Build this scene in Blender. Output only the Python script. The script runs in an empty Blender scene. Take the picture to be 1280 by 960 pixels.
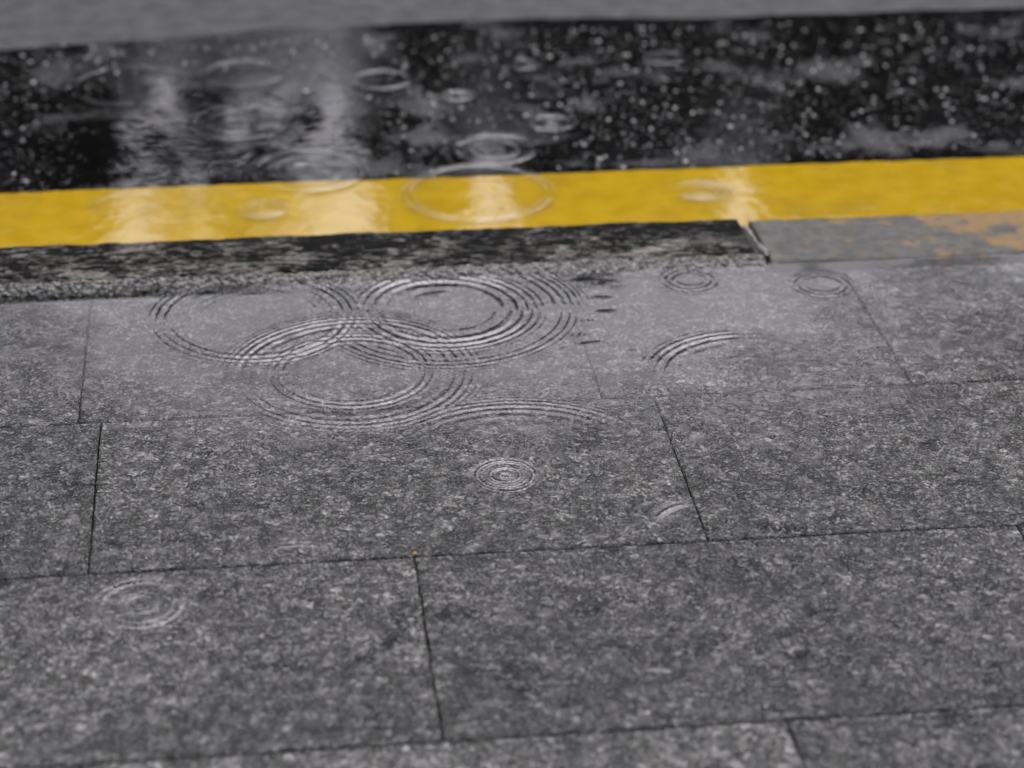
import bpy, math, random
import numpy as np
from mathutils import Matrix, Vector

rng = np.random.default_rng(7)
random.seed(7)
S = bpy.context.scene
COL = S.collection

# ------------------------------------------------------------------ camera solve (world: X along kerb, Y across the road, Z up)
CAM = np.array([-0.1433, -1.8956, 1.1536])
YAW, PITCH, ROLL, FPX = 0.12401, 0.47041, 0.010757, 2869.15

def cam_basis():
    cy, sy, cp, sp = math.cos(YAW), math.sin(YAW), math.cos(PITCH), math.sin(PITCH)
    f = np.array([sy*cp, cy*cp, -sp]); r = np.array([cy, -sy, 0.0]); u = np.cross(r, f)
    c, s = math.cos(ROLL), math.sin(ROLL)
    return r*c+u*s, -r*s+u*c, f
CR, CU, CF = cam_basis()

def at(x, y, z=0.0):
    """where a feature measured in the photograph stands on the plane z"""
    d = CR*(x-640)/FPX + CU*(480-y)/FPX + CF
    t = (z-CAM[2])/d[2]
    return CAM[:2]+t*d[:2]

cd = bpy.data.cameras.new('camera'); cam = bpy.data.objects.new('camera', cd); COL.objects.link(cam)
cd.sensor_width = 36.0; cd.lens = 36.0*FPX/1280; cd.clip_end = 3000; cd.clip_start = 0.05
cam.matrix_world = Matrix(((CR[0], CU[0], -CF[0], CAM[0]), (CR[1], CU[1], -CF[1], CAM[1]), (CR[2], CU[2], -CF[2], CAM[2]), (0, 0, 0, 1)))
cd.dof.use_dof = True; cd.dof.focus_distance = 2.42; cd.dof.aperture_fstop = 3.3
S.camera = cam

# ------------------------------------------------------------------ noise helper
def vnoise(x, y, seed=0):
    xi, yi = np.floor(x).astype(np.int64), np.floor(y).astype(np.int64)
    fx, fy = x-xi, y-yi
    fx, fy = fx*fx*(3-2*fx), fy*fy*(3-2*fy)
    def h(a, b):
        v = np.sin(a*127.1+b*311.7+seed*74.7)*43758.5453
        return v-np.floor(v)
    return (h(xi, yi)*(1-fx)+h(xi+1, yi)*fx)*(1-fy)+(h(xi, yi+1)*(1-fx)+h(xi+1, yi+1)*fx)*fy
def fbm(x, y, seed=0, oct=4, gain=.5):
    t, a, n = 0, 1, 0
    for k in range(oct):
        t = t+a*vnoise(x, y, seed+k*13); n += a; a *= gain; x = x*2.03; y = y*2.03
    return t/n
def sstep(a, b, x):
    t = np.clip((x-a)/(b-a), 0, 1); return t*t*(3-2*t)

# ------------------------------------------------------------------ mesh helpers
def link(name, me, mat, parent=None, loc=None):
    o = bpy.data.objects.new(name, me); COL.objects.link(o)
    if mat is not None: me.materials.append(mat)
    if parent is not None: o.parent = parent
    if loc is not None: o.location = loc
    return o
def tag(o, label=None, cat=None, group=None, kind=None):
    if label: o['label'] = label
    if cat: o['category'] = cat
    if group: o['group'] = group
    if kind: o['kind'] = kind
    return o
def fast_mesh(name, V, F, smooth=True, attrs=None, normals=None):
    V = np.asarray(V, np.float32); F = np.asarray(F, np.int32); k = F.shape[1]
    me = bpy.data.meshes.new(name)
    me.vertices.add(len(V)); me.vertices.foreach_set('co', V.ravel())
    me.loops.add(F.size); me.loops.foreach_set('vertex_index', F.ravel())
    me.polygons.add(len(F)); me.polygons.foreach_set('loop_start', np.arange(0, F.size, k, dtype=np.int32))
    me.update(calc_edges=True); me.validate()
    me.polygons.foreach_set('use_smooth', np.full(len(me.polygons), smooth))
    for n, a in (attrs or {}).items():
        at_ = me.attributes.new(n, 'FLOAT', 'POINT'); at_.data.foreach_set('value', np.asarray(a, np.float32))
    if normals is not None: me.normals_split_custom_set_from_vertices(np.asarray(normals, np.float32).tolist())
    return me
def grid(x0, x1, y0, y1, step):
    nx, ny = max(2, int(round((x1-x0)/step))+1), max(2, int(round((y1-y0)/step))+1)
    X, Y = np.meshgrid(np.linspace(x0, x1, nx), np.linspace(y0, y1, ny))
    i = np.arange(nx*ny).reshape(ny, nx)
    F = np.stack([i[:-1, :-1].ravel(), i[:-1, 1:].ravel(), i[1:, 1:].ravel(), i[1:, :-1].ravel()], 1)
    return X, Y, F
def boxes_mesh(name, boxes):
    V, F = [], []
    for (x0, x1, y0, y1, z0, z1) in boxes:
        n = len(V)
        V += [(x0, y0, z0), (x1, y0, z0), (x1, y1, z0), (x0, y1, z0), (x0, y0, z1), (x1, y0, z1), (x1, y1, z1), (x0, y1, z1)]
        F += [(n, n+3, n+2, n+1), (n+4, n+5, n+6, n+7), (n, n+1, n+5, n+4), (n+1, n+2, n+6, n+5), (n+2, n+3, n+7, n+6), (n+3, n, n+4, n+7)]
    return fast_mesh(name, V, F, smooth=False)

# ------------------------------------------------------------------ material helpers
class NT:
    def __init__(s, name):
        s.m = bpy.data.materials.new(name); s.m.use_nodes = True; s.t = s.m.node_tree; s.t.nodes.clear()
        s.out = s.n('ShaderNodeOutputMaterial')
        s.pos = s.n('ShaderNodeNewGeometry').outputs['Position']
    def n(s, typ, **kw):
        o = s.t.nodes.new(typ)
        for k, v in kw.items(): setattr(o, k, v)
        return o
    def put(s, sock, v):
        if isinstance(v, bpy.types.NodeSocket): s.t.links.new(v, sock)
        elif isinstance(v, (tuple, list)) and len(v) == 3 and sock.type == 'RGBA': sock.default_value = (*v, 1)
        else: sock.default_value = v
    def math(s, op, a, b=None, clamp=False):
        o = s.n('ShaderNodeMath', operation=op, use_clamp=clamp); s.put(o.inputs[0], a)
        if b is not None: s.put(o.inputs[1], b)
        return o.outputs[0]
    def rng(s, v, a, b, c=0., d=1., smooth=True):
        o = s.n('ShaderNodeMapRange'); o.interpolation_type = 'SMOOTHSTEP' if smooth else 'LINEAR'
        s.put(o.inputs[0], v)
        for i, q in enumerate((a, b, c, d)): s.put(o.inputs[i+1], q)
        return o.outputs[0]
    def mix(s, f, a, b, blend='MIX'):
        o = s.n('ShaderNodeMix', data_type='RGBA', blend_type=blend); s.put(o.inputs[0], f); s.put(o.inputs[6], a); s.put(o.inputs[7], b)
        return o.outputs[2]
    def scaled(s, sc):
        o = s.n('ShaderNodeMapping'); s.put(o.inputs['Vector'], s.pos); o.inputs['Scale'].default_value = sc
        return o.outputs[0]
    def noise(s, scale, detail=3., rough=.55, vec=None, dist=0.):
        o = s.n('ShaderNodeTexNoise'); s.put(o.inputs['Vector'], vec or s.pos)
        o.inputs['Scale'].default_value = scale; o.inputs['Detail'].default_value = detail; o.inputs['Roughness'].default_value = rough
        o.inputs['Distortion'].default_value = dist
        return o.outputs[0]
    def voro(s, scale, feature='F1', out='Distance', vec=None):
        o = s.n('ShaderNodeTexVoronoi', feature=feature); s.put(o.inputs['Vector'], vec or s.pos); o.inputs['Scale'].default_value = scale
        return o.outputs[out]
    def attr(s, name):
        return s.n('ShaderNodeAttribute', attribute_name=name).outputs['Fac']
    def bump(s, h, dist, strength=1., normal=None):
        o = s.n('ShaderNodeBump'); s.put(o.inputs['Height'], h); s.put(o.inputs['Distance'], dist); s.put(o.inputs['Strength'], strength)
        if normal is not None: s.put(o.inputs['Normal'], normal)
        return o.outputs[0]
    def bsdf(s, col, rough, spec=.5, normal=None, ior=1.4):
        o = s.n('ShaderNodeBsdfPrincipled'); s.put(o.inputs['Base Color'], col); s.put(o.inputs['Roughness'], rough)
        s.put(o.inputs['Specular IOR Level'], spec); o.inputs['IOR'].default_value = ior
        if normal is not None: s.put(o.inputs['Normal'], normal)
        return o.outputs[0]
    def done(s, sh):
        s.t.links.new(sh, s.out.inputs['Surface']); return s.m

def grey(v): return (v, v, v)

# wet flamed granite of the slabs
def m_granite(name, tone):
    t = NT(name); cov = t.attr('cover')
    # every slab is cut from another place in the block
    off = t.n('ShaderNodeVectorMath', operation='SCALE'); oi = t.n('ShaderNodeObjectInfo')
    cx = t.n('ShaderNodeCombineXYZ'); t.put(cx.inputs[0], oi.outputs['Random']); t.put(cx.inputs[1], t.math('FRACT', t.math('MULTIPLY', oi.outputs['Random'], 17.3))); t.put(cx.inputs[2], oi.outputs['Random'])
    t.put(off.inputs[0], cx.outputs[0]); off.inputs['Scale'].default_value = 9.
    ad = t.n('ShaderNodeVectorMath', operation='ADD'); t.put(ad.inputs[0], t.pos); t.put(ad.inputs[1], off.outputs[0]); P = ad.outputs[0]
    big = t.noise(5., 4, .6, P)
    patch = t.noise(17, 4, .65, P)
    mid = t.noise(48, 4, .6, P)
    fl = t.noise(150, 3, .6, P, 1.6)
    fine = t.noise(430, 3, .6, P)
    mask = t.math('ADD', t.math('MULTIPLY', fl, .60), t.math('ADD', t.math('MULTIPLY', mid, .22), t.math('MULTIPLY', fine, .18)))
    f = t.rng(mask, .44, .565)
    col = t.mix(f, tuple(q*tone for q in (.0190, .0188, .0178)), tuple(q*tone for q in (.104, .103, .098)))
    col = t.mix(t.rng(mask, .545, .62), col, tuple(q*tone for q in (.285, .283, .27)))
    pit = t.rng(t.math('ADD', t.math('MULTIPLY', patch, .55), t.math('MULTIPLY', mask, .45)), .455, .395)
    col = t.mix(pit, col, grey(.004*tone))
    col = t.mix(1.0, col, t.mix(t.rng(big, .32, .68), grey(.80), grey(1.20)), 'MULTIPLY')
    hgt = t.math('ADD', t.math('MULTIPLY', fl, 1.0), t.math('MULTIPLY', fine, .30))
    nrm = t.bump(hgt, .0054, t.rng(cov, 0., 1., .9, .3))
    spec = t.rng(cov, 0., 1., .36, 0., smooth=False)
    return t.done(t.bsdf(col, t.rng(mid, .35, .65, .20, .32), spec, nrm))

# thin clear rain water: mirror by Fresnel over what lies beneath
def m_water(name, grain, grain_scale=210.):
    t = NT(name); cov = t.attr('cover'); thin = t.attr('thin')
    h = t.noise(grain_scale, 3, .6, dist=.6)
    nrm = t.bump(h, grain, thin)
    fr = t.n('ShaderNodeFresnel'); fr.inputs['IOR'].default_value = 1.35; t.put(fr.inputs['Normal'], nrm)
    fac = t.math('MULTIPLY', fr.outputs[0], cov, clamp=True)
    tr = t.n('ShaderNodeBsdfTransparent'); t.put(tr.inputs['Color'], t.mix(cov, grey(1.), (.86, .86, .875)))
    gl = t.n('ShaderNodeBsdfGlossy'); gl.inputs['Roughness'].default_value = .02; gl.inputs['Color'].default_value = (1, 1, 1, 1); t.put(gl.inputs['Normal'], nrm)
    mx = t.n('ShaderNodeMixShader'); t.put(mx.inputs[0], fac); t.t.links.new(tr.outputs[0], mx.inputs[1]); t.t.links.new(gl.outputs[0], mx.inputs[2])
    return t.done(mx.outputs[0])

def m_asphalt():
    t = NT('wet_asphalt'); cov = t.attr('cover'); fl = t.attr('flood')
    n = t.noise(150, 4, .65); big = t.noise(7, 3); dry = t.math('SUBTRACT', 1., fl)
    stone = t.rng(t.noise(105, 2, .5), .64, .72)
    col = t.mix(t.math('MULTIPLY', stone, dry), grey(.003), grey(.03))
    col = t.mix(1.0, col, t.mix(big, grey(.6), grey(1.4)), 'MULTIPLY')
    swell = t.bump(t.noise(22, 2, .5), .0004, 1.)
    rag = t.rng(t.noise(8.5, 4, .6), .50, .66, .00015, .00085)
    film = t.bump(n, t.math('MULTIPLY', dry, rag), 1., swell)
    nrm = t.bump(stone, t.math('MULTIPLY', dry, .0016), 1., film)
    spec = t.rng(cov, 0., 1., .5, 0., smooth=False)
    return t.done(t.bsdf(col, t.rng(fl, 0., 1., .06, .03), spec, nrm, 1.36))

def m_paint():
    t = NT('wet_yellow_paint'); cov = t.attr('cover')
    n = t.noise(30, 4, .6); g = t.noise(300, 2)
    col = t.mix(t.rng(n, .3, .7), (.295, .186, .006), (.345, .224, .011))
    col = t.mix(t.rng(t.noise(90, 5, .7), .66, .75), col, (.17, .11, .016))
    dirt = t.rng(t.math('ADD', t.math('MULTIPLY', t.noise(11, 5, .65), .6), t.math('MULTIPLY', g, .4)), .46, .66)
    col = t.mix(t.math('MULTIPLY', dirt, .5), col, (.20, .135, .022))
    nrm = t.bump(t.math('ADD', n, t.math('MULTIPLY', g, .15)), .00025, .5, t.bump(t.noise(22, 2, .5), .0004, 1.))
    return t.done(t.bsdf(col, .05, t.rng(cov, 0., 1., .5, 0., smooth=False), nrm, 1.36))

def m_kerb(name, dark):
    t = NT(name)
    st = t.scaled((.36, 1., 1.))
    a = t.noise(150, 5, .70, st, .5); b = t.noise(520, 3, .6, st); c = t.noise(9, 3)
    m = t.math('ADD', t.math('MULTIPLY', a, .7), t.math('MULTIPLY', b, .3))
    if dark:
        clus = t.noise(26, 4, .65, t.scaled((.5, 1., 1.)))
        yy = t.n('ShaderNodeSeparateXYZ'); t.put(yy.inputs[0], t.pos)
        m2 = t.math('ADD', t.math('ADD', m, t.math('MULTIPLY', t.math('SUBTRACT', clus, .5), .42)), t.rng(yy.outputs[1], .72, .675, 0., .045))
        m = m2
        col = t.mix(t.rng(m, .50, .60), grey(.0008), (.115, .110, .098))
        col = t.mix(t.rng(m, .60, .70), col, (.24, .217, .205))
        col = t.mix(1., col, t.mix(t.rng(c, .35, .65), grey(.45), grey(1.3)), 'MULTIPLY')
    else:
        col = t.mix(t.rng(t.noise(60, 5, .65), .35, .65), (.026, .0245, .021), (.066, .064, .056))
        d = t.noise(24, 4, .6); x = t.n('ShaderNodeSeparateXYZ'); t.put(x.inputs[0], t.pos)
        th = t.rng(x.outputs[0], .60, .90, .66, .34)
        far = t.rng(x.outputs[1], .70, .80, .04, -.10)
        yel = t.math('SUBTRACT', d, t.math('ADD', th, far))
        col = t.mix(t.rng(yel, -.09, .10, 0., .85), col, (.185, .100, .012))
    nrm = t.bump(m, .004 if dark else .003, .8)
    return t.done(t.bsdf(col, .5 if dark else .45, (.03 if dark else .25), nrm))

def m_plain(name, c, rough=.6, scale=30, var=.3, bump=.002, spec=.4):
    t = NT(name); n = t.noise(scale, 4, .6)
    lo = tuple(q*(1-var) for q in c); hi = tuple(q*(1+var) for q in c)
    return t.done(t.bsdf(t.mix(t.rng(n, .3, .7), lo, hi), rough, spec, t.bump(n, bump, .6)))

def m_chips():
    t = NT('aggregate_stone'); a = t.attr('shade')
    col = t.mix(a, grey(.01), (.28, .278, .27))  # pale end of the mix stands in for wet glints
    return t.done(t.bsdf(col, .18, .5))

def m_cement():
    t = NT('pebbly_cement')
    v = t.voro(170.); n = t.noise(150, 4, .6)
    col = t.mix(t.rng(n, .36, .62), (.010, .0095, .008), (.15, .147, .135))
    h = t.math('SUBTRACT', t.math('MULTIPLY', n, .8), v)
    return t.done(t.bsdf(col, .3, .45, t.bump(h, .005, .9)))

WATER = m_water('rain_water', .0022)
WATER_ROAD = m_water('rain_water_on_road', .0004)
ASPHALT, PAINT = m_asphalt(), m_paint()
KERB_DARK, KERB_PALE, CEMENT = m_kerb('black_wet_kerb_stone', True), m_kerb('worn_yellow_kerb_stone', False), m_cement()
CHIPS = m_chips()

FILM_W = (1., .50, .75, .40)
# ------------------------------------------------------------------ levels
Z_ROAD, Z_KERB = -.030, .010
Z_LINE = Z_ROAD+.003; Z_RW = Z_ROAD+.0065
Z_POOL = .0030
KERB_NEAR, LINE_FAR, CONCRETE_FAR = .655, 1.042, 1.69

# ------------------------------------------------------------------ ripples
# (photo px, py, radius px, [(radius fraction, slope, wavelength m, half width m)], mask (degrees, spread) or None, label)
UP, UPL = 90, 140
def ring(f, s, wl, w): return (f, s, wl, w)
POOL_RIPPLES = [
 (556, 386, 112, [ring(.90, .22, .0120, .024), ring(1.42, .11, .009, .020)], None, 'large clear water ring touching the black kerb, the sharpest on the slabs'),
 (440, 464, 100, [ring(.95, .24, .0095, .014), ring(1.46, .20, .0095, .022)], None, 'double oval water ring just below and left of the sharpest kerbside ring'),
 (318, 396, 130, [ring(.93, .20, .0100, .015), ring(.60, .04, .010, .010)], None, 'wide faint water ring at the far left of the puddle against the kerb'),
 (648, 584, 180, [ring(.95, .22, .0100, .030)], (UP, 56), 'broad open arc of parallel waves across the middle of the puddle edge'),
 (945, 470, 130, [ring(.93, .24, .0110, .016)], (UPL, 52), 'pale curved arc of waves at the right side of the puddle'),
 (1028, 356, 36, [ring(.9, .12, .009, .010)], None, 'small blurred ring by the end of the black kerb at the joint'),
 (862, 350, 32, [ring(.9, .12, .009, .010)], None, 'small faint ring against the kerb right of the dark roof reflection'),
]
FILM_RIPPLES = [
 (632, 594, 38, [ring(.94, .50, .0105, .0062), ring(.50, .42, .0105, .005), ring(.16, .34, .008, .004)], None, 'small crisp target of three rings alone in the middle of a slab'),
 (176, 755, 56, [ring(.92, .26, .010, .010), ring(.35, .18, .009, .008)], None, 'soft ring on the near left slab just below its long joint'),
 (884, 662, 72, [ring(.92, .22, .013, .008)], (128, 30), 'short curved wavelet beside the slanted joint right of the small target rings'),
 (372, 712, 66, [ring(.92, .14, .010, .009)], (UP, 50), 'barely visible arc crossing the long joint at the centre left'),
]
ROAD_RIPPLES = [
 (478, 99, 35, [ring(.96, .40, .013, .006)], None, 'bright complete oval ring alone on the black asphalt'),
 (304, 91, 50, [ring(.96, .32, .013, .008)], None, 'blurred ring left of the bright complete oval ring on the far asphalt'),
 (166, 106, 76, [ring(.96, .28, .014, .008)], None, 'widest dim ring on the far left asphalt near the pale road edge'),
 (298, 152, 62, [ring(.94, .26, .012, .008), ring(.62, .24, .011, .008), ring(.28, .2, .010, .007)], None, 'many fine rings in the grey flooded asphalt, above the ring that meets the line'),
 (385, 212, 70, [ring(.96, .30, .011, .008), ring(.62, .26, .009, .010), ring(.3, .22, .008, .010)], None, 'bright nested rings at the upper edge of the yellow line'),
 (598, 240, 92, [ring(.97, .32, .011, .009)], None, 'large ring lying half on the yellow line, half on asphalt'),
 (620, 186, 52, [ring(.92, .32, .012, .008), ring(.55, .28, .011, .007), ring(.2, .24, .010, .006)], None, 'pale round patch of rings on asphalt right above the white glare on the line'),
 (572, 119, 20, [ring(.8, .36, .013, .008)], None, 'small bright oval splash right of the bright complete oval ring'),
 (330, 261, 28, [ring(.85, .26, .009, .010), ring(.35, .24, .009, .008)], None, 'small tight rings on the washed out part of the yellow line'),
 (880, 238, 30, [ring(.9, .30, .010, .012), ring(.5, .26, .010, .01)], None, 'small bright rings on the yellow line above the kerb joint'),
 (152, 256, 36, [ring(.94, .20, .010, .008)], None, 'faint ring on the dull left end of the yellow line'),
 (690, 153, 30, [ring(.8, .34, .014, .010), ring(.3, .3, .012, .01)], None, 'irregular pale splash on asphalt up and right of the round patch of rings'),
 (655, 80, 20, [ring(.8, .34, .013, .009)], None, 'soft white splash in the upper middle of the asphalt'),
 (830, 72, 26, [ring(.85, .3, .013, .009)], None, 'blurred grey splash on the far asphalt near the pale road edge, right of centre'),
]
class Ripple:
    def __init__(s, e, z):
        px, py, r, tr, mask, s.label = e
        s.c = at(px, py, z); s.R = float(np.linalg.norm(at(px+r, py, z)-at(px-r, py, z)))/2
        s.tr, s.mask = tr, mask; s.L = .05 if z > -.01 else .25
        s.rout = max(f*s.R+1.7*w for f, _, _, w in tr)
        s.lop = rng.uniform(-math.pi, math.pi)
    def height(s, X, Y):
        dx, dy = X-s.c[0], Y-s.c[1]; a = np.arctan2(dy, dx)
        r = np.hypot(dx, dy)*(1+.012*np.sin(2*a+s.lop)+.008*np.sin(3*a-s.lop*2))
        h = 0
        for f, sl, wl, w in s.tr:
            u = r-f*s.R; k0 = 2*math.pi/wl; L = s.L
            uu = np.clip(u, -.06, .06)
            ph = k0*L*(np.exp(uu/L)-1); k = k0*np.exp(uu/L)
            amp = np.exp(-(u/w)**2)*(1+.16*np.sin(a+s.lop)+.14*np.sin(3*a+s.lop*3))
            h = h+sl/k*np.cos(ph)*amp
        h = h*(.62+.95*fbm(X*22+s.lop, Y*22, 31, 2))
        if s.mask:
            d = np.degrees(a)-s.mask[0]; d = (d+180) % 360-180
            h = h*np.exp(-np.abs(d/s.mask[1])**2.2)
        return h
    def inside(s, X, Y):
        """0 at the centre, 1 on the outer edge, masked arcs only over their sector"""
        dx, dy = X-s.c[0], Y-s.c[1]; q = np.hypot(dx, dy)/s.rout
        if s.mask:
            d = np.degrees(np.arctan2(dy, dx))-s.mask[0]; d = (d+180) % 360-180
            lo = min(f*s.R-2.2*w for f, _, _, w in s.tr)/s.rout
            q = np.where((np.abs(d) < s.mask[1]*1.35) & (q > lo), q, 9.)
        return q
pool = [Ripple(e, Z_POOL) for e in POOL_RIPPLES]
film = [Ripple(e, .0015) for e in FILM_RIPPLES]
roadr = [Ripple(e, Z_RW) for e in ROAD_RIPPLES]

def pool_cover(X, Y):
    n = fbm(X*7, Y*10, 3, 4)-.5
    edge = .28+.20*sstep(.25, .62, X-.1)+.20*sstep(-.16, -.42, X)
    c = sstep(-.20, .24, Y-edge+n*.26)
    return c*.97*(1-sstep(.619, .623, Y)*sstep(-.10, -.16, X))
def disc_cover(rs, X, Y):
    c = np.zeros_like(X)
    for r in rs: c = np.maximum(c, 1-sstep(.72, 1., r.inside(X, Y)))
    return c
def ring_cover(r, X, Y):
    dx, dy = X-r.c[0], Y-r.c[1]; q = np.hypot(dx, dy); c = np.zeros_like(q)
    for f, _, _, w in r.tr: c = np.maximum(c, np.exp(-((q-f*r.R)/(w*1.15))**2))
    if r.L > .1: c = c*(.30+.70*sstep(.30, .62, fbm(X*26+r.lop, Y*26, 77, 3)))
    if r.mask:
        d = np.degrees(np.arctan2(dy, dx))-r.mask[0]; d = (d+180) % 360-180; c = c*np.exp(-np.abs(d/r.mask[1])**2.2)
    return c
def slab_cover(X, Y):
    return np.maximum(pool_cover(X, Y), np.max([ring_cover(r, X, Y)*w for r, w in zip(film, FILM_W)], 0))
def road_flood(X, Y):
    n = fbm(X*6, Y*9, 21, 4)-.5
    a, b = at(270, 170, Z_RW), at(385, 235, Z_RW)
    c = 1-sstep(.10, .26, np.hypot((X-a[0])*.75, (Y-a[1])*.62)+n*.16)
    d = 1-sstep(.03, .12, np.hypot((X-at(622, 190, Z_RW)[0])*.9, (Y-at(622, 190, Z_RW)[1])*.8)+n*.05)
    e = sstep(1.10, 1.04, Y+n*.06)*.75
    return np.clip(np.maximum(np.maximum(c, d), e), 0, 1)

def water_sheet(x0, x1, y0, y1, step, z, ripples, cover_fn, mat, base_name, base_tag, group, chop=None, keep=.02):
    X, Y, F = grid(x0, x1, y0, y1, step)
    H = np.zeros_like(X)
    for r in ripples: H = H+r.height(X, Y)
    if chop is not None: H = H+chop(X, Y)
    cov, thin = cover_fn(X, Y)
    gy, gx = np.gradient(H, Y[1, 0]-Y[0, 0], X[0, 1]-X[0, 0])
    N = np.stack([-gx, -gy, np.ones_like(gx)], -1); N /= np.linalg.norm(N, axis=-1, keepdims=True)
    V = np.stack([X, Y, z+H], -1).reshape(-1, 3); N = N.reshape(-1, 3); cov = cov.ravel(); thin = thin.ravel()
    fc = V[F].mean(1)
    Q = np.stack([r.inside(fc[:, 0], fc[:, 1]) for r in ripples], 1)
    # a cell belongs to the ring it lies deepest in, else to the plain sheet
    own = np.where(Q.min(1) < 1., Q.argmin(1), -1)
    wet = (cov[F].max(1) > keep) | (own >= 0)
    for k in range(-1, len(ripples)):
        sel = F[(own == k) & wet]
        if len(sel) == 0: continue
        if k < 0 and base_name is None: continue
        u, inv = np.unique(sel, return_inverse=True); inv = inv.reshape(sel.shape)
        c = np.array([*ripples[k].c, z]) if k >= 0 else np.zeros(3)
        me = fast_mesh('water', V[u]-c, inv, True, {'cover': cov[u], 'thin': thin[u]}, N[u])
        if k < 0:
            o = link(base_name, me, mat); tag(o, **base_tag)
        else:
            o = link('raindrop_ripple', me, mat, loc=c); tag(o, ripples[k].label, 'ripple', group, 'thing')

def pool_chop(X, Y):
    h = 0
    for i in range(26):
        a = rng.uniform(.9, 2.3); wl = rng.uniform(.015, .040); k = 2*math.pi/wl
        h = h+.007/k*np.cos(k*(X*math.cos(a)+Y*math.sin(a))+rng.uniform(0, 6.28))
    m = .04+.96*np.exp(-(((X-.24)/.17)**2+((Y-.42)/.12)**2))
    return h*m*.42
water_sheet(-.95, 1.45, .02, .650, .0018, Z_POOL, pool,
            lambda X, Y: (np.maximum(pool_cover(X, Y), .62*np.max([ring_cover(r, X, Y) for r in pool], 0)), np.clip((1-pool_cover(X, Y)*1.22), 0.0, 1)**1.2*(1-.6*disc_cover(pool, X, Y))),
            WATER, 'puddle', dict(label='shallow rain puddle over the slabs along the kerb', kind='structure'),
            'rings on the pavement puddle', pool_chop)
for r, r.film in zip(film, FILM_W):
    m = r.rout*1.02
    water_sheet(r.c[0]-m, r.c[0]+m, r.c[1]-m, r.c[1]+m, .0011, .0015, [r],
                lambda X, Y, r=r: (ring_cover(r, X, Y)*r.film, np.full_like(X, .05)), WATER, None, None, 'rings on the wet slabs')
ROAD_W = (.95, .55, .30, .60, .80, .75, .85, .80, .70, .70, .35, .70, .60, .55)
xs = [r.c[0] for r in roadr]; ys = [r.c[1] for r in roadr]
water_sheet(min(xs)-.13, max(xs)+.06, min(ys)-.14, max(ys)+.10, .0015, Z_RW, roadr,
            lambda X, Y: (np.max([ring_cover(r, X, Y)*w for r, w in zip(roadr, ROAD_W)], 0), np.full_like(X, .12)), WATER_ROAD, None, None, 'rings on the flooded road')

# ------------------------------------------------------------------ paving slabs
GAP = .0008
def slab(x0, x1, y0, y1, mat, label):
    cx, cy = (x0+x1)/2, (y0+y1)/2
    X, Y, F = grid(x0+GAP, x1-GAP, y0+GAP*1.6, y1-GAP*1.6, .003)
    ny, nx = X.shape
    Z = np.zeros_like(X); ed = np.minimum(np.minimum(X-X.min(), X.max()-X), np.minimum(Y-Y.min(), Y.max()-Y))
    Z -= .0014*(ed < 1e-6)                                  # worn arris
    # pull the second ring close to the edge so the arris stays small
    X[:, 1] = X[:, 0]+.0016; X[:, -2] = X[:, -1]-.0016; Y[1, :] = Y[0, :]+.0016; Y[-2, :] = Y[-1, :]-.0016
    # the broken line of the edge
    X[:, 0] += (fbm(Y[:, 0]*60, Y[:, 0]*0+x0*31, 5)-.5)*.0016; X[:, -1] += (fbm(Y[:, -1]*60, Y[:, 0]*0+x1*17, 6)-.5)*.0016
    Y[0] += (fbm(X[0]*60, X[0]*0+y0*31+3, 7)-.5)*.0016; Y[-1] += (fbm(X[-1]*60, X[-1]*0+y1*17+9, 8)-.5)*.0016
    V = np.stack([X-cx, Y-cy, Z], -1).reshape(-1, 3); cov = slab_cover(X, Y).ravel()
    i = np.arange(nx*ny).reshape(ny, nx)
    loop = np.concatenate([i[0, :], i[1:, -1], i[-1, -2::-1], i[-2:0:-1, 0]])
    low = V[loop].copy(); low[:, 2] = -.05; n = len(V); m = len(loop); nx_ = (np.arange(m)+1) % m
    side = np.stack([loop[nx_], loop, n+np.arange(m), n+nx_], 1)
    me = fast_mesh('paving_slab', np.concatenate([V, low]), np.concatenate([F, side]), False, {'cover': np.concatenate([cov, np.zeros(m)])})
    o = link('paving_slab', me, mat, loc=(cx, cy, 0)); tag(o, label, 'paving slab', 'grey granite paving slabs', 'thing')
    return o
G = {k: m_granite('wet_granite_'+n, k) for k, n in ((1.0, 'grey'), (.80, 'dark'), (1.22, 'pale'))}
R = [.624, .311, .001, -.302, -.605, -.9]
A0, B0 = -.311, -.304
slabs = [
 (-.93, -.335, 0, 1.0, 'blurred slab at the left end of the row beside the kerb'),
 (-.335, .232, 0, 1.0, 'flooded slab beneath the sharpest ring beside the black kerb'),
 (.232, .580, 0, 1.0, 'short slab by the kerb joint, under the dark roof reflection'),
 (.580, 1.18, 0, 1.22, 'smooth pale slab below the yellow stained kerb stone'),
 (-.911, A0, 1, .80, 'plain slab at the left edge in the second row from the kerb'),
 (A0, .289, 1, 1.0, 'wet slab carrying the small crisp target of three rings'),
 (.289, .889, 1, 1.0, 'slab right of the target rings, past the slanted joint'),
 (-.6, 0., 2, 1.0, 'slab with one soft ring in its left half, third row from the kerb'),
 (0., .6, 2, .80, 'darkest coarse slab with black pitted patches, third row from the kerb'),
 (-.903, B0, 3, .80, 'corner of a slab showing at the bottom left edge'),
 (B0, .297, 3, 1.22, 'long strip of slab along the bottom edge of the picture'),
 (.297, .897, 3, 1.0, 'corner of a slab showing at the bottom right edge'),
 (.6, 1.2, 2, 1.0, 'slab beyond the darkest pitted slab at the right edge'),
]
for x0, x1, k, tone, lab in slabs: slab(x0, x1, R[k+1], R[k], G[tone], lab)

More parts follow.
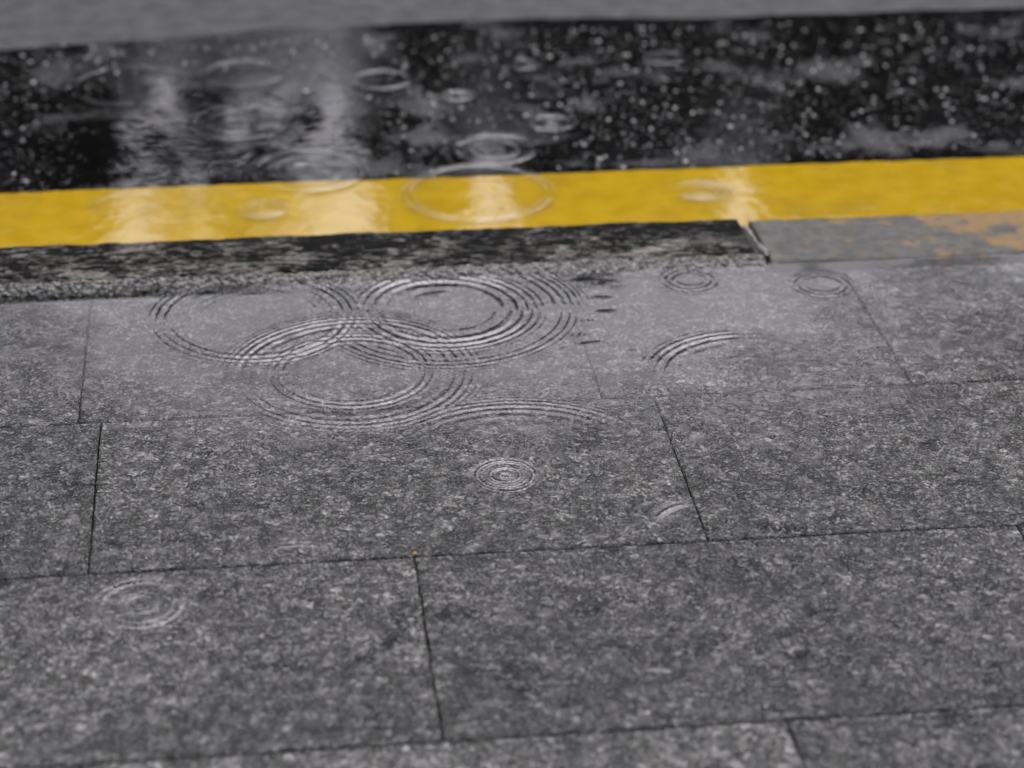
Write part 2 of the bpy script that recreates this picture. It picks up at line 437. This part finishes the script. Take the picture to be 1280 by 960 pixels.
# the pavement going on outside these slabs: one setting sheet with its own joints
def pavement():
    bx = []
    def row(y0, y1, off, skip):
        x = -6+off
        while x < 6:
            a, b = x, x+.6
            if skip is None or b <= skip[0]+.01 or a >= skip[1]-.01: bx.append((a+GAP, b-GAP, y0+GAP, y1-GAP, -.05, 0.))
            elif a < skip[0]-.01: bx.append((a+GAP, skip[0]-GAP, y0+GAP, y1-GAP, -.05, 0.))
            elif b > skip[1]+.01: bx.append((skip[1]+GAP, b-GAP, y0+GAP, y1-GAP, -.05, 0.))
            x += .6
    row(R[1], R[0], .07, (-.93, 1.18)); row(R[2], R[1], .289, (-.911, .889)); row(R[3], R[2], 0, (-.6, 1.2)); row(R[4], R[3], .297, (-.903, .897))
    y = R[4]
    for k in range(14):
        row(y-.3, y, rng.uniform(0, .6), None); y -= .3
    me = boxes_mesh('pavement', bx); me.attributes.new('cover', 'FLOAT', 'POINT')
    tag(link('pavement', me, G[1.0]), 'grey granite slab pavement around the puddle', kind='structure')
pavement()

# ------------------------------------------------------------------ kerb
def kerb_stone(x0, x1, yn, yf, zt, mat, label, rough, seed, step=.003):
    X, Y, F = grid(x0, x1, yn, yf, step); ny, nx = X.shape
    ed = np.minimum(Y-yn, yf-Y)
    n1 = fbm(X*38, Y*120, seed, 5, .6)-.5; n2 = fbm(X*9, Y*14, seed+40, 3)-.5
    Z = zt+n1*rough+n2*rough*.6-.006*np.exp(-ed/.006)
    Y = Y.copy(); Y[0] += (fbm(X[0]*40, X[0]*0, seed+5, 4)-.5)*rough*1.2; Y[-1] += (fbm(X[0]*14, X[0]*0+4, seed+6, 4)-.5)*rough*2.2
    cx, cy = (x0+x1)/2, (yn+yf)/2
    V = np.stack([X-cx, Y-cy, Z], -1).reshape(-1, 3)
    i = np.arange(nx*ny).reshape(ny, nx)
    loop = np.concatenate([i[0, :], i[1:, -1], i[-1, -2::-1], i[-2:0:-1, 0]])
    low = V[loop].copy(); low[:, 2] = -.16; n = len(V); m = len(loop); nx_ = (np.arange(m)+1) % m
    side = np.stack([loop[nx_], loop, n+np.arange(m), n+nx_], 1)
    me = fast_mesh('kerb_stone', np.concatenate([V, low]), np.concatenate([F, side]), True)
    return tag(link('kerb_stone', me, mat, loc=(cx, cy, 0)), label, 'kerb stone', 'kerb stones between the pavement and the road', 'thing')
kerb_stone(-.80, .478, .664, .782, Z_KERB, KERB_DARK, 'black wet kerb stone with rough grey flecks beside the puddle', .0042, 3)
kerb_stone(.495, 1.50, .640, .781, Z_KERB-.003, KERB_PALE, 'worn grey kerb stone stained with old yellow paint', .0025, 9)
kerb_stone(-2.6, -.806, .664, .782, Z_KERB, KERB_DARK, 'black wet kerb stone further along', .006, 13, .012)
kerb_stone(1.51, 3.2, .640, .782, Z_KERB, KERB_PALE, 'worn grey kerb stone further along', .003, 19, .012)
# pebbly cement fillet along the front of the black stone
def fillet():
    X, Y, F = grid(-1.4, .488, .6285, .662, .0022)
    t = (Y-.6285)/.0335
    Z = -.004+.013*np.sin(np.clip(t*1.5+.08, 0, 1.57))+(fbm(X*110, Y*110, 61, 4, .6)-.5)*.007-.010*(t < .02)
    Y = Y+((fbm(X*50, X*0, 64, 4)-.5)*.005+.013*sstep(.02, -.20, X))*(1-t)
    # breaks away towards the left, leaving a dark gap
    Z -= .004*sstep(-.02, -.20, X)*np.exp(-((t)/.15)**2)
    V = np.stack([X, Y, Z], -1).reshape(-1, 3)
    me = fast_mesh('cement_fillet', V, F, True)
    tag(link('cement_fillet', me, CEMENT), 'pebbly cement fillet along the near edge of the black kerb', 'cement strip', kind='thing')
fillet()
# pale sliver and yellow smear in the joint between the stones
def bead():
    a, b = np.array([.4825, .755]), np.array([.492, .655]); V, F = [], []
    n, m = 30, 8
    for i in range(n):
        t = i/(n-1); c = a+(b-a)*t; w = .0030*(1+.35*math.sin(9*t)+.5*(t > .72)); w *= min(1, 6*t+.2)*min(1, 6*(1-t)+.25)
        for j in range(m):
            an = 2*math.pi*j/m; V.append((c[0]+w*math.cos(an), c[1], .0085+w*.9*math.sin(an)+.0008*math.sin(31*t)))
    for i in range(n-1):
        for j in range(m): F.append((i*m+j, i*m+(j+1) % m, (i+1)*m+(j+1) % m, (i+1)*m+j))
    tag(link('pale_sliver', fast_mesh('pale_sliver', V, F, True), m_plain('pale_bead', (.13, .128, .12), .4, 300, .15, .001)), 'pale slanting sliver in the joint between two kerb stones', 'sliver', kind='thing')
bead()
mb = boxes_mesh('kerb_joint_filling', [(.474, .4965, .60, .778, -.16, -.004)])
tag(link('joint_filling', mb, m_plain('black_joint_dirt', (.012, .012, .011), .6, 200)), 'dark dirt filling the joint between the kerb stones', 'joint filling', kind='thing')

# ------------------------------------------------------------------ road, line, ground
def sheet(name, x0, x1, y0, y1, z, step, mat, attrs):
    X, Y, F = grid(x0, x1, y0, y1, step)
    V = np.stack([X, Y, np.full_like(X, z)], -1).reshape(-1, 3)
    return link(name, fast_mesh(name, V, F, True, {k: f(X, Y).ravel() for k, f in attrs.items()}), mat)
lipx = lambda X: (fbm(X*5, X*0+2, 88, 4)-.5)*.05
X, Y, F = grid(-4, 5, .70, 1.72, .008)
Y = Y+np.clip((Y-1.5)/.22, 0, 1)*(lipx(X)-.06*sstep(.0, -.5, X))
V = np.stack([X, Y, np.full_like(X, Z_ROAD)], -1).reshape(-1, 3)
tag(link('road', fast_mesh('road', V, F, True, {'cover': np.zeros(X.size), 'flood': road_flood(X, Y).ravel()}), ASPHALT), 'black wet asphalt strip flooded with rain', kind='structure')
X, Y, F = grid(-4, 5, .72, LINE_FAR, .005)
Y[-1] += (fbm(X[-1]*70, X[-1]*0+2, 55, 4)-.5)*.007+(fbm(X[-1]*6, X[-1]*0+5, 56, 3)-.5)*.006
o = link('yellow_line', fast_mesh('yellow_line', np.stack([X, Y, np.full_like(X, Z_LINE)], -1).reshape(-1, 3), F, True, {'cover': np.zeros(X.size)}), PAINT)
tag(o, 'wet yellow line painted on the road along the kerb', 'road line', kind='thing')
CONC = m_plain('wet_worn_concrete', (.042, .042, .0415), .6, 26, .35, .003, .12)
o = sheet('concrete_road', -60, 60, 1.60, 8.2, Z_ROAD-.004, .5, CONC, {})
tag(o, 'pale grey concrete carriageway beyond the asphalt strip', kind='structure')
bed = boxes_mesh('ground', [(-6.5, 6.5, -5.2, .66, -.30, -.009)]); tag(link('bedding', bed, m_plain('dark_bedding_sand', (.012, .012, .011), .8, 200, .3, .002, .1)), 'dark bedding under the slab joints', kind='structure')
o = sheet('ground', -700, 700, -700, 700, -.32, 350, m_plain('distant_ground', (.06, .06, .058), .6, 2, .2), {})
tag(o, 'flat ground', kind='structure')
o = link('far_pavement', boxes_mesh('far_pavement', [(-60, 60, 8.2, 40, -.3, .12)]), m_plain('grey_paving', (.12, .12, .118), .45, 8)); tag(o, 'pavement across the road', kind='structure')

# tarmac stones, wet glints put into their pale colour: too many to count
def chips():
    P = np.array([(0, 0, .55), (1, 0, 0), (.5, .87, 0), (-.5, .87, 0), (-1, 0, 0), (-.5, -.87, 0), (.5, -.87, 0), (.55, .32, .42), (-.55, .32, .42), (0, -.62, .42)], float)
    T = np.array([(0, 7, 8), (0, 8, 9), (0, 9, 7), (7, 1, 2), (7, 2, 3), (7, 3, 8), (8, 3, 4), (8, 4, 5), (8, 5, 9), (9, 5, 6), (9, 6, 1), (9, 1, 7)])
    n = 7500
    x = rng.uniform(-1.3, 2.2, n); y = rng.uniform(1.046, 1.68, n)
    keep = rng.uniform(0, 1, n)*(1.-.62*sstep(.35, .95, x)-.25*sstep(-.1, -.4, x)) > .20+ road_flood(x, y)*1.05+.0*x
    x, y = x[keep], y[keep]; n = len(x)
    s = .0011+.0032*rng.uniform(0, 1, n)**2.2; a = rng.uniform(0, 6.28, n); sh = rng.uniform(0, 1, n)**2.4
    q = P[None]*np.stack([s*rng.uniform(.8, 1.3, n), s*rng.uniform(.7, 1.1, n), s], 1)[:, None]
    c, d = np.cos(a)[:, None], np.sin(a)[:, None]
    V = np.stack([q[..., 0]*c-q[..., 1]*d+x[:, None], q[..., 0]*d+q[..., 1]*c+y[:, None], q[..., 2]+Z_ROAD+.0002], -1).reshape(-1, 3)
    F = (T[None]+(np.arange(n)*len(P))[:, None, None]).reshape(-1, 3)
    me = fast_mesh('chips', V, F, True, {'shade': np.repeat(sh, len(P))})
    tag(link('gravel', me, CHIPS), 'stone chips in the wet tarmac with glints painted pale', kind='stuff')
chips()

# tiny yellow leaf scrap on the corner of a slab
def scrap():
    c = at(517, 693, .002)
    V = [(0, 0, 0), (.003, .0012, .0012), (.0042, .0036, .0008), (.0016, .0052, .0016), (-.0012, .003, .0006)]
    me = bpy.data.meshes.new('leaf_scrap'); me.from_pydata(V+[(x, y, z+.0006) for x, y, z in V], [], [(4, 3, 2, 1, 0), (5, 6, 7, 8, 9)]+[(i, (i+1) % 5, (i+1) % 5+5, i+5) for i in range(5)])
    tag(link('leaf_scrap', me, m_plain('dry_leaf', (.16, .11, .035), .5, 300), loc=(c[0], c[1], .0004)), 'tiny yellowish leaf scrap at the corner where three slabs meet', 'leaf', kind='thing')
scrap()

# ------------------------------------------------------------------ what the water mirrors across the street
DARKWALL = m_plain('dark_render', (.022, .022, .024), .8, 3, .25, .01, .2); DARKROOF = m_plain('dark_roof_felt', (.015, .015, .016), .8, 5, .2, .01, .2)
PANE = m_plain('dark_window_glass', (.012, .013, .015), .1, 2, .1, 0.); BARK = m_plain('dark_bark', (.03, .027, .024), .9, 12, .3, .02, .2)
LEAF = m_plain('dark_leaf', (.022, .030, .018), .6, 6, .4, 0., .2)
PALEWALL = m_plain('pale_render', (.62, .62, .63), .8, 2, .12, .01, .2)
def building(x0, x1, y0, y1, h, label, tank=None, wall=None, fw=1.5, floors=2):
    root = bpy.data.objects.new('street_building', None); COL.objects.link(root); root.location = ((x0+x1)/2, (y0+y1)/2, .12)
    tag(root, label, 'building', 'dark buildings across the street')
    cx, cy = root.location.x, root.location.y
    link('wall', boxes_mesh('wall', [(x0-cx, x1-cx, y0-cy, y1-cy, 0, h)]), wall or DARKWALL, root)
    rf = link('roof', boxes_mesh('roof', [(x0-cx-.06, x1-cx+.06, y0-cy-.06, y1-cy+.06, h, h+.1)]), DARKROOF, root)
    if tank: link('roof_tank', boxes_mesh('roof_tank', [(tank[0]-cx, tank[1]-cx, y0-cy+.1, y0-cy+1., h+.1, tank[2]), (tank[0]-cx-.08, tank[1]-cx+.05, y0-cy+.05, y0-cy+1.05, tank[2]-.02, tank[2]+.06)]), DARKROOF, rf)
    w = x1-x0; n = max(1, int(w/fw))
    for fl in range(floors):
        for i in range(n):
            wx = x0-cx+(i+.5)*w/n
            f = link('window', boxes_mesh('window', [(wx-.40, wx+.40, y0-cy-.03, y0-cy-.001, .9+fl*2.6, 2.2+fl*2.6)]), DARKROOF, root)
            link('pane', boxes_mesh('pane', [(wx-.34, wx+.34, y0-cy-.036, y0-cy-.031, .96+fl*2.6, 2.14+fl*2.6)]), PANE, f)
building(-11, -1.32, 14, 22, 5.62, 'dark two storey building beyond a wide gap in the row')
building(1.96, 3.46, 14, 22, 5.64, 'narrow dark building with a water tank on its roof', (2.38, 2.62, 6.02))
building(4.46, 16, 14, 22, 5.7, 'long dark building at the far end of the row')
building(-6.2, 2.1, 31, 40, 9.4, 'added unseen pale block dulling the low sky in the gap', None, PALEWALL, 2.1, 3)  # unseen block, added to dull the sky mirrored in the gap
def tree(x, y, h, rx, label, seed, n=5200):
    r = np.random.default_rng(seed)
    root = bpy.data.objects.new('street_tree', None); COL.objects.link(root); root.location = (x, y, .12); tag(root, label, 'tree', 'trees across the street')
    V, F = [], []
    for i in range(9):
        t = i/8; w = .10*(1-.8*t)
        for j in range(8):
            a = j*math.pi/4; V.append((w*math.cos(a)+.05*math.sin(4*t), w*math.sin(a), t*h*.92))
    for i in range(8):
        for j in range(8): F.append((i*8+j, i*8+(j+1) % 8, i*8+8+(j+1) % 8, i*8+8+j))
    link('trunk', fast_mesh('trunk', V, F), BARK, root)
    z = r.uniform(.18, 1., n)**.8*h; rad = rx*np.sqrt(np.clip(1-((z/h-.55)/.5)**2, .03, 1))
    a = r.uniform(0, 6.28, n); q = rad*r.uniform(0, 1, n)**.5*(1+.25*np.sin(a*3+z*4)); c = np.stack([q*np.cos(a), q*np.sin(a), z], 1)
    d = r.normal(size=(n, 2, 3))*.055
    V = np.stack([c+d[:, 0], c+d[:, 1], c-d[:, 0], c-d[:, 1]], 1).reshape(-1, 3); F = np.arange(4*n).reshape(-1, 4)
    link('crown', fast_mesh('crown', V, F, False), LEAF, root)
tree(1.08, 13.4, 5.6, .42, 'slender dark tree between two gaps of sky', 4)
tree(3.88, 13.4, 5.5, .56, 'slender dark tree between two buildings', 5)

tree(-.30, 13.2, 5.35, .95, 'added unseen half bare tree dimming the widest gap of sky', 8, 1150)  # unseen tree, added to dim the sky mirrored in the wide gap
tree(-1.25, 13.2, 5.2, .40, 'added unseen thin tree breaking up the edge of the sky gap', 9, 900)  # unseen too, added to make the mirrored gap edge irregular

# ------------------------------------------------------------------ light: overcast
W = bpy.data.worlds.new('World'); S.world = W; W.use_nodes = True
nt = W.node_tree; nt.nodes.clear()
sky = nt.nodes.new('ShaderNodeTexSky'); sky.sky_type = 'NISHITA'; sky.sun_disc = False
SUN_EL, SUN_AZ = math.radians(54), math.radians(14)
sky.sun_elevation = SUN_EL; sky.sun_rotation = SUN_AZ; sky.dust_density = 4.0; sky.air_density = 1.0
hs = nt.nodes.new('ShaderNodeHueSaturation'); hs.inputs['Saturation'].default_value = .10
tint = nt.nodes.new('ShaderNodeMix'); tint.data_type = 'RGBA'; tint.blend_type = 'MULTIPLY'; tint.inputs[0].default_value = 1.; tint.inputs[7].default_value = (.995, .970, 1.055, 1)
bg = nt.nodes.new('ShaderNodeBackground'); bg.inputs['Strength'].default_value = .128
wo = nt.nodes.new('ShaderNodeOutputWorld')
nt.links.new(sky.outputs[0], hs.inputs['Color']); nt.links.new(hs.outputs[0], tint.inputs[6]); nt.links.new(tint.outputs[2], bg.inputs[0]); nt.links.new(bg.outputs[0], wo.inputs[0])
sl = bpy.data.lights.new('sun', 'SUN'); sl.energy = .9; sl.angle = math.radians(42); sl.color = (1., .98, .95)
so = bpy.data.objects.new('sun', sl); COL.objects.link(so)
d = Vector((math.sin(SUN_AZ)*math.cos(SUN_EL), math.cos(SUN_AZ)*math.cos(SUN_EL), math.sin(SUN_EL)))
so.rotation_euler = d.to_track_quat('Z', 'Y').to_euler()

S.view_settings.view_transform = 'Standard'; S.view_settings.look = 'None'; S.view_settings.gamma = 1.0; S.view_settings.exposure = 0.95
S.view_settings.use_curve_mapping = False
S.render.engine = 'CYCLES'
S.cycles.use_denoising = True
S.cycles.max_bounces = 6; S.cycles.transparent_max_bounces = 8
